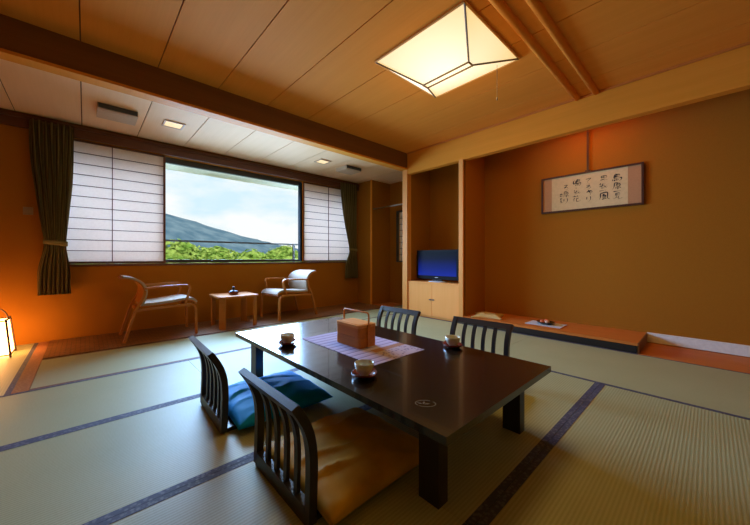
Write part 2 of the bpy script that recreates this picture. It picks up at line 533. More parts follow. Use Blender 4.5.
# window: fixed glass in a dark frame, shoji screens sliding in front of its ends
GX0, GX1 = .865, 3.11
bm = BM()
box(bm, WX0, WX1, 5.50, 5.56, .93, .975); box(bm, WX0, WX1, 5.50, 5.56, 2.42, 2.50)
for x in (WX0, GX0 - .06, GX1, WX1 - .05):
    box(bm, x, x + .05, 5.50, 5.56, .975, 2.42)
w1 = struct('window_1', bm, 'dark', .003)
bm = BM(); box(bm, GX1 - .045, GX1 + .002, 5.44, 5.52, .95, 2.46); fin('sash_stile', bm, 'alu', w1, .003)
bm = BM(); box(bm, WX0 + .05, WX1 - .05, 5.526, 5.532, .97, 2.43); fin('pane', bm, 'glass', w1)
bm = BM()
for a, b, c, d in ((RY0, RY1, RZ0, RZ0 + .03), (RY0, RY1, RZ1 - .03, RZ1), (RY0, RY0 + .03, RZ0, RZ1), (RY1 - .03, RY1, RZ0, RZ1)):
    box(bm, 5.04, 5.10, a, b, c, d)
w2 = struct('window_2', bm, 'dark', .003)
bm = BM(); box(bm, 5.12, 5.124, RY0 + .03, RY1 - .03, RZ0 + .03, RZ1 - .03); fin('paper_pane', bm, 'shoji', w2)
bm = BM()
for k in range(1, 8):
    z = RZ0 + .03 + k * (RZ1 - RZ0 - .06) / 8
    box(bm, 5.105, 5.12, RY0 + .03, RY1 - .03, z - .005, z + .005)
fin('lattice', bm, 'darkred', w2)

def shoji(x0, x1, label):
    W = x1 - x0; z0, z1 = .925, 2.495
    t = thing('shoji_screen', label, 'paper screen', (x0, 5.425, z0), 0, 'shoji screens on the window')
    H = z1 - z0
    bm = BM(); e = .024
    box(bm, 0, e, 0, .03, 0, H); box(bm, W - e, W, 0, .03, 0, H); box(bm, e, W - e, 0, .03, 0, .03); box(bm, e, W - e, 0, .03, H - .022, H)
    fin('frame', bm, 'darkred', t, .002)
    bm = BM()
    for k in range(1, 11):
        z = .03 + k * (H - .052) / 11
        box(bm, e, W - e, .006, .018, z - .004, z + .004)
    box(bm, W / 2 - .0045, W / 2 + .0045, .004, .018, .03, H - .022)
    fin('lattice', bm, 'darkred', t)
    bm = BM(); box(bm, e, W - e, .02, .0215, .03, H - .022); fin('paper', bm, 'shoji', t)
shoji(-.33, .862, 'white paper shoji screen with dark lattice by the left curtain')
shoji(3.125, 4.325, 'white paper shoji screen with dark lattice by the right curtain')
bm = BM(); box(bm, GX1 + .003, 3.125, 5.43, 5.47, .93, 2.495); fin('stile_trim', bm, 'lintel', w1, .002)

# ------------------------------------------------------------------ tatami mats
def mat_along(x0, x1, y0, y1, along, label, bmat='heri', cat='floor mat'):
    cx, cy = (x0 + x1) / 2, (y0 + y1) / 2
    L, W = (x1 - x0, y1 - y0) if along == 'x' else (y1 - y0, x1 - x0)
    t = thing('tatami_mat', label, cat, (cx, cy, -.055), 0 if along == 'x' else PI / 2, 'tatami mats on the floor')
    bm = BM(); box(bm, -L / 2 + .0015, L / 2 - .0015, -W / 2 + .001, W / 2 - .001, 0, .055)
    fin('rush_cover', bm, 'tatami', t)
    for s in (-1, 1):
        bm = BM(); a, b = sorted((s * (W / 2 - .001), s * (W / 2 - .034)))
        box(bm, -L / 2 + .002, L / 2 - .002, a, b, .0545, .0565)
        fin('border', bm, bmat, t)
mat_along(XL, .74, 2.53, 3.5, 'x', 'tatami mat at left, directly in front of the veranda mats')
mat_along(.74, 3.0, 2.53, 3.5, 'x', 'tatami mat running behind the window end of the black table')
mat_along(XL, 1.05, 1.57, 2.53, 'x', 'tatami mat with the floor chair with the blue cushion on it')
mat_along(1.05, 3.0, 1.57, 2.53, 'x', 'tatami mat under the window half of the black table')
mat_along(XL, 1.05, .60, 1.57, 'x', 'tatami mat with the floor chair with the golden cushion on it')
mat_along(1.05, 3.0, .60, 1.57, 'x', 'tatami mat under the near half of the black table')
mat_along(XL, 1.05, -.36, .60, 'x', 'tatami mat at the lower picture edge in front of the nearest floor chair')
mat_along(1.05, 3.0, -.36, .60, 'x', 'ribbed tatami mat at lower right beyond the broad dark border')
mat_along(3.0, XF - .002, -.36, 1.57, 'y', 'tatami mat running along the red-brown floorboards at right')
mat_along(3.0, XF - .002, 1.57, 3.5, 'y', 'tatami mat in front of the television cabinet')
mat_along(-.31, 1.5, 3.5, 4.48, 'x', 'veranda tatami mat in front of the left armchair', 'heri_brown')
mat_along(1.5, 3.2, 3.5, 4.48, 'x', 'veranda tatami mat in front of the side table and right armchair', 'heri_brown')
mat_along(3.2, 5.04, 3.83, 4.48, 'x', 'veranda tatami mat reaching into the clothes recess', 'heri_brown')
mat_along(XL, -.40, 3.5, YW, 'y', 'tatami mat under the glowing floor lantern')
bm = BM(); box(bm, -.40, -.312, 3.5, YW, -.055, .002); struct('trim_10', bm, 'strip_orange')
bm = BM(); box(bm, 3.2, 5.04, 3.5, 3.828, -.055, .0); struct('floor_threshold', bm, 'tatami_floor')
bm = BM(); box(bm, 4.49, 5.05, 4.48, 4.94, -.055, .0); box(bm, -.312, 4.49, 4.48, YW, -.055, -.002); struct('floor_veranda', bm, 'tokoboard')
bm = BM(); box(bm, 0, 4.79, 0, .905, 0, .008)
o = fin('rattan_rug', bm, 'rattan', None, loc=(-.308, 4.485, 0))
tag(o, 'brown woven rattan rug along the window wall under the armchairs', 'rug')

# ------------------------------------------------------------------ low black table
TT = .365
tb = thing('low_table', 'long low black lacquered table in the middle of the room', 'table', (1.465, 1.69, .0017))
bm = BM(); box(bm, -.53, .53, -1.055, 1.055, TT - .032, TT); fin('tabletop', bm, 'lacquer', tb, .004)
bm = BM()
box(bm, -.40, .40, -.93, -.90, TT - .075, TT - .032); box(bm, -.40, .40, .90, .93, TT - .075, TT - .032)
box(bm, -.40, -.37, -.90, .90, TT - .075, TT - .032); box(bm, .37, .40, -.90, .90, TT - .075, TT - .032)
fin('apron', bm, 'blackwood', tb)
for sx in (-1, 1):
    for sy in (-1, 1):
        bm = BM()
        a, b = (-.438, -.375) if sx < 0 else (.337, .40); c, d = sorted((sy * .955, sy * .855))
        box(bm, a, b, c, d, 0, TT - .033); fin('leg', bm, 'blackwood', tb, .005)
# gold oval inlay: ring and a small leaf, flush on the lacquer
bm = BM()
seg = 36
R1 = [bm.verts.new((.046 * math.cos(2 * PI * k / seg), .032 * math.sin(2 * PI * k / seg), 0)) for k in range(seg)]
R2 = [bm.verts.new((.041 * math.cos(2 * PI * k / seg), .0275 * math.sin(2 * PI * k / seg), 0)) for k in range(seg)]
for k in range(seg):
    if k % 36 not in (4, 5, 22):
        bm.faces.new((R1[k], R1[(k + 1) % seg], R2[(k + 1) % seg], R2[k]))
for ang in (.3, 1.4, 2.6):
    c = Vector((.016 * math.cos(ang) - .01, .010 * math.sin(ang) - .006, 0)); d = Vector((math.cos(ang), math.sin(ang), 0)); e = Vector((-d.y, d.x, 0))
    bm.faces.new([bm.verts.new(c + d * .016), bm.verts.new(c + e * .006), bm.verts.new(c - d * .012), bm.verts.new(c - e * .006)])
o = fin('inlay', bm, 'gold', tb, loc=(-.38, -.845, TT + .0006)); o.rotation_euler = (0, 0, -.85)
o['label'] = 'small gold oval emblem'

# table runner
bm = BM()
nx, ny = 10, 40
def rz(u, v):
    return .0022 + .0016 * mnoise.noise((u * 5, v * 9, 1.3)) * (1 - abs(2 * u - 1)) + .0004
g = [[bm.verts.new((-.235 + .47 * i / nx + .004 * mnoise.noise((i, j * .3, 0)), -.42 + .84 * j / ny, rz(i / nx, j / ny))) for j in range(ny + 1)] for i in range(nx + 1)]
gb = [[bm.verts.new((v.co.x, v.co.y, 0.0003)) for v in row] for row in g]
for i in range(nx):
    for j in range(ny):
        bm.faces.new((g[i][j], g[i + 1][j], g[i + 1][j + 1], g[i][j + 1]))
        bm.faces.new((gb[i][j], gb[i][j + 1], gb[i + 1][j + 1], gb[i + 1][j]))
for j in range(ny):
    bm.faces.new((g[0][j], g[0][j + 1], gb[0][j + 1], gb[0][j])); bm.faces.new((g[nx][j], gb[nx][j], gb[nx][j + 1], g[nx][j + 1]))
for i in range(nx):
    bm.faces.new((g[i][0], gb[i][0], gb[i + 1][0], g[i + 1][0])); bm.faces.new((g[i][ny], g[i + 1][ny], gb[i + 1][ny], gb[i][ny]))
def runner_mat():
    m = stripes('runner_weave', [(0, (.40, .36, .58)), (.66, (.50, .46, .68)), (.74, (.22, .18, .36)), (.84, (.20, .16, .33)), (.92, (.40, .36, .58))], .062, 1, .004)
    nt = m.node_tree
    b = [n for n in nt.nodes if n.type == 'BSDF_PRINCIPLED'][0]
    src = b.inputs['Base Color'].links[0].from_socket
    tc = N(nt, 'ShaderNodeTexCoord'); sp = N(nt, 'ShaderNodeSeparateXYZ'); nt.links.new(tc.outputs['Object'], sp.inputs[0])
    # the near end: a brown band, then a speckled field
    vo = N(nt, 'ShaderNodeTexVoronoi'); vo.inputs['Scale'].default_value = 42; nt.links.new(tc.outputs['Object'], vo.inputs['Vector'])
    spk = ramp(nt, [(.25, (.16, .12, .22)), (.40, (.44, .36, .44))]); nt.links.new(vo.outputs['Distance'], spk.inputs[0])
    lt = N(nt, 'ShaderNodeMath', operation='LESS_THAN'); lt.inputs[1].default_value = -.245; nt.links.new(sp.outputs[1], lt.inputs[0])
    gx = N(nt, 'ShaderNodeMath', operation='GREATER_THAN'); gx.inputs[1].default_value = -.06; nt.links.new(sp.outputs[0], gx.inputs[0])
    an = N(nt, 'ShaderNodeMath', operation='MULTIPLY'); nt.links.new(lt.outputs[0], an.inputs[0]); nt.links.new(gx.outputs[0], an.inputs[1])
    m1 = N(nt, 'ShaderNodeMixRGB'); nt.links.new(an.outputs[0], m1.inputs[0]); nt.links.new(src, m1.inputs[1]); nt.links.new(spk.outputs[0], m1.inputs[2])
    cmp_ = N(nt, 'ShaderNodeMath', operation='COMPARE'); cmp_.inputs[1].default_value = -.215; cmp_.inputs[2].default_value = .03; nt.links.new(sp.outputs[1], cmp_.inputs[0])
    a2 = N(nt, 'ShaderNodeMath', operation='MULTIPLY'); nt.links.new(cmp_.outputs[0], a2.inputs[0]); nt.links.new(gx.outputs[0], a2.inputs[1])
    m2 = N(nt, 'ShaderNodeMixRGB'); m2.inputs[2].default_value = (.34, .17, .10, 1); nt.links.new(a2.outputs[0], m2.inputs[0]); nt.links.new(m1.outputs[0], m2.inputs[1])
    nt.links.new(m2.outputs[0], b.inputs['Base Color'])
    return m
o = fin('table_runner', bm, runner_mat(), None, loc=(1.48, 1.765, TT + .0019))
tag(o, 'lavender striped cloth runner lying across the black table', 'cloth')

# two-tier bamboo basket with a loop handle
bk = thing('tiered_basket', 'two-tier brown bamboo basket with loop handle on the lavender runner', 'basket', (1.465, 1.785, TT + .0062))
def rbox(bm, hx, hy, r, z0, z1, top=True):
    pts = []
    for cx, cy, a0 in ((hx - r, hy - r, 0), (-hx + r, hy - r, 90), (-hx + r, -hy + r, 180), (hx - r, -hy + r, 270)):
        for k in range(6):
            a = math.radians(a0 + 90 * k / 5); pts.append((cx + r * math.cos(a), cy + r * math.sin(a)))
    lo = [bm.verts.new((x, y, z0)) for x, y in pts]; hi = [bm.verts.new((x, y, z1)) for x, y in pts]
    n = len(pts)
    for k in range(n):
        bm.faces.new((lo[k], lo[(k + 1) % n], hi[(k + 1) % n], hi[k]))
    bm.faces.new(lo[::-1]); bm.faces.new(hi)
for z0, z1, nm in ((0, .068, 'lower_tier'), (.0705, .138, 'upper_tier')):
    bm = BM(); rbox(bm, .080, .135, .018, z0, z1); fin(nm, bm, 'bamboo', bk, .003)
bm = BM(); rbox(bm, .083, .138, .02, .1385, .158); lid = fin('lid', bm, 'bamboo_lid', bk, .006)
bm = BM(); rbox(bm, .068, .120, .016, .1582, .1615); fin('lid_panel', bm, 'bamboo_lid', lid, .0015)['label'] = 'lighter woven lid panel'
bm = BM()
for sx in (1,):
    hp = [(0, -.142, .03), (0, -.143, .20)] + [(0, -.143 + .02 * (1 - math.cos(a)), .22 + .02 * math.sin(a)) for a in (.4, .9, 1.57)]
    hp += [(0, -y, z) for _, y, z in hp[::-1]]
    tube(bm, hp, .0062, 8)
fin('handle', bm, 'bamboo', bk, 0, True)
for s in (-1, 1):
    bm = BM(); a, b = sorted((s * .1385, s * .1495)); box(bm, -.012, .012, a, b, .004, .16)
    fin('side_strap', bm, 'bamboo', bk, .002)

# tea cups on boat-shaped saucers
def make_cup(loc, label, rz_):
    c = thing('tea_cup', label, 'cup', loc, rz_, 'tea cups on the black table')
    bm = BM(); lathe(bm, [(0, 0), (.024, 0), (.025, .007), (.040, .020), (.049, .044), (.0525, .068), (.050, .068), (.046, .046), (.036, .022), (0, .014)], 32)
    fin('bowl', bm, 'celadon', c, 0, True)
    bm = BM(); seg = 10
    a = [[bm.verts.new((r * math.cos(t), r * math.sin(t), z)) for t in [(-.45 + .9 * k / seg) for k in range(seg + 1)]] for r, z in ((.0531, .0685), (.0497, .044), (.0412, .021))]
    for p, q in zip(a, a[1:]):
        for k in range(seg):
            bm.faces.new((p[k], p[k + 1], q[k + 1], q[k]))
    fin('dark_patch', bm, 'celadon_dark', c, 0, True)['label'] = 'dark blue glaze patch'
    return c
def make_saucer(loc, label, rz_):
    bm = BM(); lathe(bm, [(0, 0), (.040, 0), (.043, .003), (.062, .010), (.076, .021), (.073, .0215), (.058, .013), (.036, .0060), (0, .0055)], 32, sx=.9, sy=1.15)
    for v in bm.verts:
        v.co.z += .9 * max(0, abs(v.co.y) - .03) ** 1.5
    o = fin('saucer', bm, 'red', None, 0, True, loc); o.rotation_euler = (0, 0, rz_)
    return tag(o, label, 'saucer', 'saucers on the black table')
for (x, y, where, r) in ((1.095, 1.262, 'beside the near corner of the runner', -.85), (1.915, 1.25, 'at the far edge of the table', -.85), (1.085, 2.11, 'at the window end of the table', -.6)):
    make_saucer((x, y, TT + .0019), 'dark red saucer ' + where, r)
    make_cup((x, y, TT + .0087), 'celadon tea cup on a red saucer ' + where, -.4)

# ------------------------------------------------------------------ legless floor chairs
BACK = smooth_curve([(0.0, .012), (.004, .12), (.006, .24), (-.004, .33), (-.030, .40), (-.068, .462)], 5)
def make_zaisu(label):
    t = thing('floor_chair', label, 'floor chair', group='black legless floor chairs')
    W = .255
    bm = BM(); box(bm, -.015, .43, -W + .02, W - .02, 0, .022); fin('seat', bm, 'blackwood', t, .006)
    for s in (-1, 1):
        bm = BM(); a, b = sorted((s * W, s * (W - .034))); strip(bm, BACK, a, b, .034); fin('post', bm, 'blackwood', t, .003)
    bm = BM(); box(bm, -.016, .016, -W + .034, W - .034, .022, .07); fin('bottom_rail', bm, 'blackwood', t, .003)
    top = [p for p in BACK if p[1] > .425]
    bm = BM()
    top = [(p[0] - .002, p[1]) for p in top] ; top.append((top[-1][0] - .004, top[-1][1] + .008))
    strip(bm, top, -W - .004, W + .004, .030); fin('top_rail', bm, 'blackwood', t, .004)
    mid = [p for p in BACK if .06 < p[1] < .43]
    for k in range(4):
        y = -W + .034 + (k + 1) * (2 * W - .068) / 5
        bm = BM(); strip(bm, mid, y - .0135, y + .0135, .016); fin('slat', bm, 'blackwood', t, .002)
    return t
z1 = make_zaisu('black slatted floor chair holding the golden brown cushion')
z1.location = (.615, 1.255, .0017)
copy_tree(z1, 'black slatted floor chair holding the blue cushion, left of the table', (.585, 2.125, .0017), math.radians(-2))
copy_tree(z1, 'black slatted floor chair across the table near the wooden alcove ledge', (2.385, 1.315, .0017), PI + .05)
copy_tree(z1, 'black slatted floor chair across the table behind the basket', (2.335, 2.205, .0017), PI + .04)

# zabuton cushions
def zabuton(loc, mat, label, seed, rz_=0., sx=.63, sy=.62, h=.075):
    bm = BM(); n = 44
    def surf(u, v, s):
        a, b = abs(2 * u - 1), abs(2 * v - 1)
        e = max(0, 1 - a ** 2.6) * max(0, 1 - b ** 2.6)
        z = e ** .42
        wr = mnoise.noise((u * 5.2 + seed, v * 2.2, seed * 3.1)) * .30 + mnoise.noise((u * 3 + v * 7, v * 3 - u * 4, seed)) * .20
        wr += .12 * mnoise.noise((u * 12, v * 12, seed))
        q = v * 6.5 + 1.6 * u + 1.4 * mnoise.noise((u * 2.6, v * 2.6, seed + 4))
        fold = 1 - abs(math.sin(q * 1.7)); wr += .85 * fold ** 3 * (.35 + .65 * abs(mnoise.noise((u * 3.1, v * 3.7, seed + 9))) * 2)
        tuft = math.exp(-((u - .5) ** 2 + (v - .5) ** 2) / .006)
        pinch = 1 - .035 * (1 - (2 * v - 1) ** 2) * (a ** 3)
        pinch2 = 1 - .035 * (1 - (2 * u - 1) ** 2) * (b ** 3)
        x = (u - .5) * sx * pinch; y = (v - .5) * sy * pinch2
        if s > 0:
            zz = .022 + h * z * (1 + .30 * wr) - .022 * tuft
        else:
            zz = .022 - .020 * min(1, z * 2)
        return (x, y, zz)
    for s in (1, -1):
        pass
    T = [[bm.verts.new(surf(i / n, j / n, 1)) for j in range(n + 1)] for i in range(n + 1)]
    B = [[T[i][j] if i in (0, n) or j in (0, n) else bm.verts.new(surf(i / n, j / n, -1)) for j in range(n + 1)] for i in range(n + 1)]
    for i in range(n):
        for j in range(n):
            bm.faces.new((T[i][j], T[i + 1][j], T[i + 1][j + 1], T[i][j + 1]))
            bm.faces.new((B[i][j], B[i][j + 1], B[i + 1][j + 1], B[i + 1][j]))
    o = fin('floor_cushion', bm, mat, None, 0, True, loc); o.rotation_euler = (0, 0, rz_)
    tag(o, label, 'cushion', 'square floor cushions')
zabuton((.955, 1.225, .022), 'gold_fabric', 'golden brown square floor cushion on the floor chair nearest the camera', 2.3, .0)
zabuton((.945, 2.085, .022), 'blue', 'blue square floor cushion on the floor chair at the left', 5.1, -.02)
zabuton((2.03, 1.28, .022), 'blue', 'blue square floor cushion under the far side of the table', 8.7, PI + .03)

# ------------------------------------------------------------------ veranda armchairs
def make_armchair(label):
    t = thing('armchair', label, 'armchair', group='bentwood armchairs by the window')
    hw = .285
    for s in (-1, 1):
        a, b = sorted((s * hw, s * (hw - .042)))
        # one bent strip: front leg, curve, seat rail
        pr = [(.375, 0), (.373, .15), (.368, .32)] + [(.368 - .07 * (1 - math.cos(q)), .32 + .07 * math.sin(q)) for q in (.4, .8, 1.2, 1.57)] + [(.10, .383), (-.15, .372), (-.26, .366)]
        bm = BM(); strip(bm, pr, a, b, .026); fin('front_leg', bm, 'bent', t, .004)
        pr = [(-.370, .007), (-.33, .14), (-.285, .30), (-.245, .41), (-.19, .52), (-.175, .60)]
        bm = BM(); strip(bm, smooth_curve(pr, 4), a, b, .028); fin('rear_leg', bm, 'bent', t, .004)
        pr = [(.245, .392), (.272, .48), (.298, .575)] + [(.262 + .042 * math.cos(q), .600 + .042 * math.sin(q)) for q in (-.1, .4, .9, 1.4)] + [(.10, .640), (-.08, .632), (-.175, .622)]
        bm = BM(); strip(bm, pr, a, b, .022); fin('arm', bm, 'bent', t, .004)
    bm = BM(); box(bm, -.25, -.21, -hw + .042, hw - .042, .345, .38); fin('cross_rail', bm, 'bent', t, .004)
    bm = BM(); box(bm, .27, .31, -hw + .042, hw - .042, .355, .385); fin('cross_rail', bm, 'bent', t, .004)
    seat = smooth_curve([(-.21, .428), (-.05, .430), (.12, .446), (.27, .462), (.345, .448), (.385, .405)], 5)
    bm = BM(); strip(bm, [(x, z - .022) for x, z in seat], -hw + .046, hw - .046, .014); sh = fin('seat', bm, 'bent', t, .003)
    bm = BM(); strip(bm, seat, -hw + .05, hw - .05, .032); fin('seat_pad', bm, 'cream', sh, .008)['label'] = 'cream seat pad'
    back = smooth_curve([(-.200, .440), (-.172, .53), (-.170, .61), (-.205, .685), (-.285, .735), (-.385, .755)], 6)
    def yf(u):
        w = hw - .045 + .035 * math.sin(PI * min(1, u * 1.1)); return (-w, w)
    bm = BM(); strip(bm, [(x - .012, z - .004) for x, z in back], 0, 0, .014, yfun=yf); bk_ = fin('backrest', bm, 'bent', t, .003)
    bm = BM(); strip(bm, [(x + .008, z + .010 * (i / len(back))) for i, (x, z) in enumerate(back)], 0, 0, .024, yfun=lambda u: (yf(u)[0] + .004, yf(u)[1] - .004)); fin('back_pad', bm, 'cream', bk_, .007)['label'] = 'cream back pad'
    return t
ac = make_armchair('bentwood armchair with cream pads left of the side table'); ac.location = (.70, 4.885, .0087)
copy_tree(ac, 'bentwood armchair with cream pads right of the side table', (2.585, 4.945, .0087), PI + math.radians(7))

# side table
st = thing('side_table', 'small square bentwood side table between the two armchairs', 'table', (1.62, 4.82, .0087))
bm = BM(); rbox(bm, .275, .265, .05, .425, .452); fin('tabletop', bm, 'bent', st, .005)
for sx in (-1, 1):
    for sy in (-1, 1):
        bm = BM(); box(bm, -.045, .045, -.011, .011, 0, .425)
        o = fin('leg', bm, 'bent', st, .004, loc=(sx * .225, sy * .215, 0)); o.rotation_euler = (0, 0, -sx * sy * PI / 4)
bp = thing('lidded_pot', 'small dark lidded pot standing on the side table', 'pot', (1.60, 4.78, .461))
bm = BM(); lathe(bm, [(0, 0), (.05, 0), (.066, .012), (.07, .03), (.06, .045), (0, .045)], 28); fin('body', bm, 'red', bp, 0, True)
bm = BM(); lathe(bm, [(.064, .045), (.066, .052), (.045, .06), (.018, .068), (.013, .085), (.022, .10), (.012, .118), (0, .12)], 24); lathe(bm, [(0, .045), (.064, .045)], 24); fin('lid', bm, 'black', bp, 0, True)

# ------------------------------------------------------------------ curtains
def curtain(name_label, x_top, x_tie, x_bot, y, mat, ztop=2.60, zt=1.19, zb=.565):
    t = thing('curtain', name_label, 'curtain', (0, 0, 0), 0, 'tied curtains at the window')
    def edges(z):
        if z > zt:
            q = (ztop - z) / (ztop - zt); q = q ** 1.7
            return [a + (b - a) * q for a, b in zip(x_top, x_tie)]
        q = min(1, (zt - z) / (zt - zb) * 1.6); q = q * q * (3 - 2 * q)
        return [a + (b - a) * q for a, b in zip(x_tie, x_bot)]
    bm = BM(); nu, nz = 96, 44
    for off in (0,):
        G = []
        for j in range(nz + 1):
            z = ztop + (zb - ztop) * j / nz
            l, r = edges(z)
            row = []
            for i in range(nu + 1):
                u = i / nu
                amp = .026 * (.35 + .65 * min(1, abs(z - zt) / .5))
                ph = 2 * PI * 7.5 * (u + .02 * math.sin(3 * z)) + .5 * math.sin(z * 2)
                row.append(bm.verts.new((l + (r - l) * u + .004 * math.sin(ph * .5 + z * 5), y + amp * math.sin(ph), z)))
            G.append(row)
        for j in range(nz):
            for i in range(nu):
                bm.faces.new((G[j][i], G[j][i + 1], G[j + 1][i + 1], G[j + 1][i]))
    uvl = bm.loops.layers.uv.new('UVMap')
    bm.verts.index_update()
    for f in bm.faces:
        for lp in f.loops:
            k = lp.vert.index; lp[uvl].uv = ((k % (nu + 1)) / nu, (k // (nu + 1)) / nz)
    bmesh.ops.solidify(bm, geom=bm.faces[:], thickness=.002)
    fin('drape', bm, mat, t, 0, True)
    l, r = x_tie
    bm = BM()
    n = 24; ring = []
    for k in range(n + 1):
        a = 2 * PI * k / n
        cx, cy = (l + r) / 2, y
        ring.append((cx + ((r - l) / 2 + .012) * math.cos(a), cy + .036 * math.sin(a)))
    for (x1, y1), (x2, y2) in zip(ring, ring[1:]):
        d1 = -.02 * (x1 - l) / (r - l); d2 = -.02 * (x2 - l) / (r - l)
        bm.faces.new([bm.verts.new(q) for q in ((x1, y1, zt - .028 + d1), (x2, y2, zt - .028 + d2), (x2, y2, zt + .028 + d2), (x1, y1, zt + .028 + d1))])
    bmesh.ops.remove_doubles(bm, verts=bm.verts[:], dist=.0005)
    bmesh.ops.solidify(bm, geom=bm.faces[:], thickness=.003)
    fin('tieback', bm, mat, t, 0, True)
def curtain_mat(name, a, b, c):
    m, nt, bs, o = new_mat(name)
    uv = N(nt, 'ShaderNodeTexCoord'); sp = N(nt, 'ShaderNodeSeparateXYZ'); nt.links.new(uv.outputs['UV'], sp.inputs[0])
    k = N(nt, 'ShaderNodeMath', operation='MULTIPLY'); k.inputs[1].default_value = 15.; nt.links.new(sp.outputs[0], k.inputs[0])
    f = N(nt, 'ShaderNodeMath', operation='FRACT'); nt.links.new(k.outputs[0], f.inputs[0])
    r = ramp(nt, [(0, a), (.42, a), (.48, b), (.62, b), (.68, c), (.95, c)]); nt.links.new(f.outputs[0], r.inputs[0])
    nt.links.new(r.outputs[0], bs.inputs['Base Color']); bs.inputs['Roughness'].default_value = .9; bs.inputs['Specular IOR Level'].default_value = .1
    return m
CM = curtain_mat('curtain_stripes', (.27, .21, .085), (.42, .32, .15), (.15, .11, .042))
curtain('olive brown striped curtain tied back at the left end of the window', (-.475, -.095), (-.35, -.165), (-.405, -.13), 5.31, CM)
curtain('olive striped curtain tied back at the right end of the window', (3.95, 4.385), (4.185, 4.39), (4.085, 4.40), 5.31, CM)

# switch on the plaster
sw = thing('light_switch', 'beige light switch on the plaster beside the left curtain', 'switch', (-.485, YW, 1.547))
bm = BM(); box(bm, -.04, .04, -.008, 0, -.045, .045); fin('plate', bm, 'rubberwhite', sw, .002)
bm = BM(); box(bm, -.015, .015, -.011, -.008, -.022, .022); fin('rocker', bm, 'rubberwhite', sw, .001)

# floor lantern
an = thing('floor_lantern', 'glowing paper floor lantern with arched handle in the left corner', 'lamp', (-.705, 4.955, 0))
def lerp_h(z):
    return .155 - .035 * z / .37
bm = BM()
for sx in (-1, 1):
    for sy in (-1, 1):
        p = [(sx * lerp_h(z), sy * lerp_h(z), z) for z in (0, .385)]
        tube(bm, p, .009, 6)
for z in (.025, .365):
    h = lerp_h(z)
    for a, b in (((-h, -h), (h, -h)), ((h, -h), (h, h)), ((h, h), (-h, h)), ((-h, h), (-h, -h))):
        tube(bm, [(*a, z), (*b, z)], .007, 6)
fin('frame', bm, 'frame_red', an)
bm = BM(); lo = lerp_h(.03) - .006; hi = lerp_h(.36) - .006
vs = [bm.verts.new((sx * lo, sy * lo, .03)) for sx, sy in ((-1, -1), (1, -1), (1, 1), (-1, 1))]; vt = [bm.verts.new((sx * hi, sy * hi, .36)) for sx, sy in ((-1, -1), (1, -1), (1, 1), (-1, 1))]
for k in range(4):
    bm.faces.new((vs[k], vs[(k + 1) % 4], vt[(k + 1) % 4], vt[k]))
bmesh.ops.solidify(bm, geom=bm.faces[:], thickness=.001)
fin('paper_shade', bm, 'andon', an)
bm = BM(); tube(bm, [(lerp_h(.37) * math.cos(a), 0, .37 + .13 * math.sin(a)) for a in [PI * k / 16 for k in range(17)]], .006, 8); fin('handle', bm, 'frame_red', an, 0, True)

# ------------------------------------------------------------------ ceiling lamp
cl = thing('ceiling_lamp', 'large square cream paper ceiling lamp with dark ribs', 'lamp', (2.49, 1.69, ZC))
HB, LX, LY, DR = .475, .035, .25, -.155
base = [(-HB, -HB, -.012), (HB, -HB, -.012), (HB, HB, -.012), (-HB, HB, -.012)]
rid = [(-LX, -LY, DR), (LX, -LY, DR), (LX, LY, DR), (-LX, LY, DR)]
bm = BM()
vb = [bm.verts.new(p) for p in base]; vr = [bm.verts.new(p) for p in rid]
for k in range(4):
    bm.faces.new((vb[k], vr[k], vr[(k + 1) % 4], vb[(k + 1) % 4]))
bm.faces.new(vr[::-1])
fin('shade', bm, 'lamp', cl)
bm = BM()
for k in range(4):
    tube(bm, [base[k], rid[k]], .009, 6); tube(bm, [(p[0], p[1], p[2] - .004) for p in (rid[k], rid[(k + 1) % 4])], .0085, 6)
fin('ribs', bm, 'lamp_rib', cl)
bm = BM()
for k in range(4):
    tube(bm, [base[k], base[(k + 1) % 4]], .010, 6)
fin('rim', bm, 'bamboo_lid', cl)
bm = BM(); tube(bm, [(.31, -.34, -.08), (.31, -.34, -.375)], .0018, 6); cdm = fin('pull_cord', bm, 'dark', cl)
bm = BM(); lathe(bm, [(0, -.375), (.006, -.38), (.007, -.40), (0, -.41)], 10, (.31, -.34, 0)); fin('cord_knob', bm, 'dark', cdm, 0, True)

# veranda downlights and vents
def downlight(loc, label):
    t = thing('downlight', label, 'ceiling light', loc, 0, 'square veranda downlights')
    bm = BM()
    h = .108
    for a, b, c, d in ((-h, h, -h, -h + .018), (-h, h, h - .018, h), (-h, -h + .018, -h + .018, h - .018), (h - .018, h, -h + .018, h - .018)):
        box(bm, a, b, c, d, -.012, 0)
    fin('trim_ring', bm, 'offwhite_metal', t, .002)
    bm = BM(); box(bm, -.088, .088, -.088, .088, -.005, -.001); fin('diffuser', bm, 'downlight', t)
downlight((.81, 4.575, ZV), 'lit square ceiling light near the left vent')
downlight((3.01, 4.57, ZV), 'lit square ceiling light near the right vent')
def vent(loc, label, rz_=0):
    t = thing('ceiling_vent', label, 'vent', loc, rz_, 'veranda ceiling vents')
    bm = BM(); box(bm, -.175, .175, -.14, .17, -.062, 0); fin('housing', bm, 'offwhite_metal', t, .004)
    bm = BM()
    box(bm, -.168, .168, -.150, -.1402, -.052, -.006)  # dark panel stands for shade on the left vent, recess on the right
    fin('shade_slot_panel', bm, 'dark', t)['label'] = 'dark panel for the shaded near face and slot'
    bm = BM(); box(bm, -.15, .15, -.10, .14, -.066, -.0622); fin('cover_plate', bm, 'offwhite_metal', t, .0015)
vent((.27, 4.60, ZV), 'beige ceiling vent box with shade-dark near face near the left curtain')
vent((3.60, 4.58, ZV), 'beige ceiling vent box with dark slot near the right curtain')

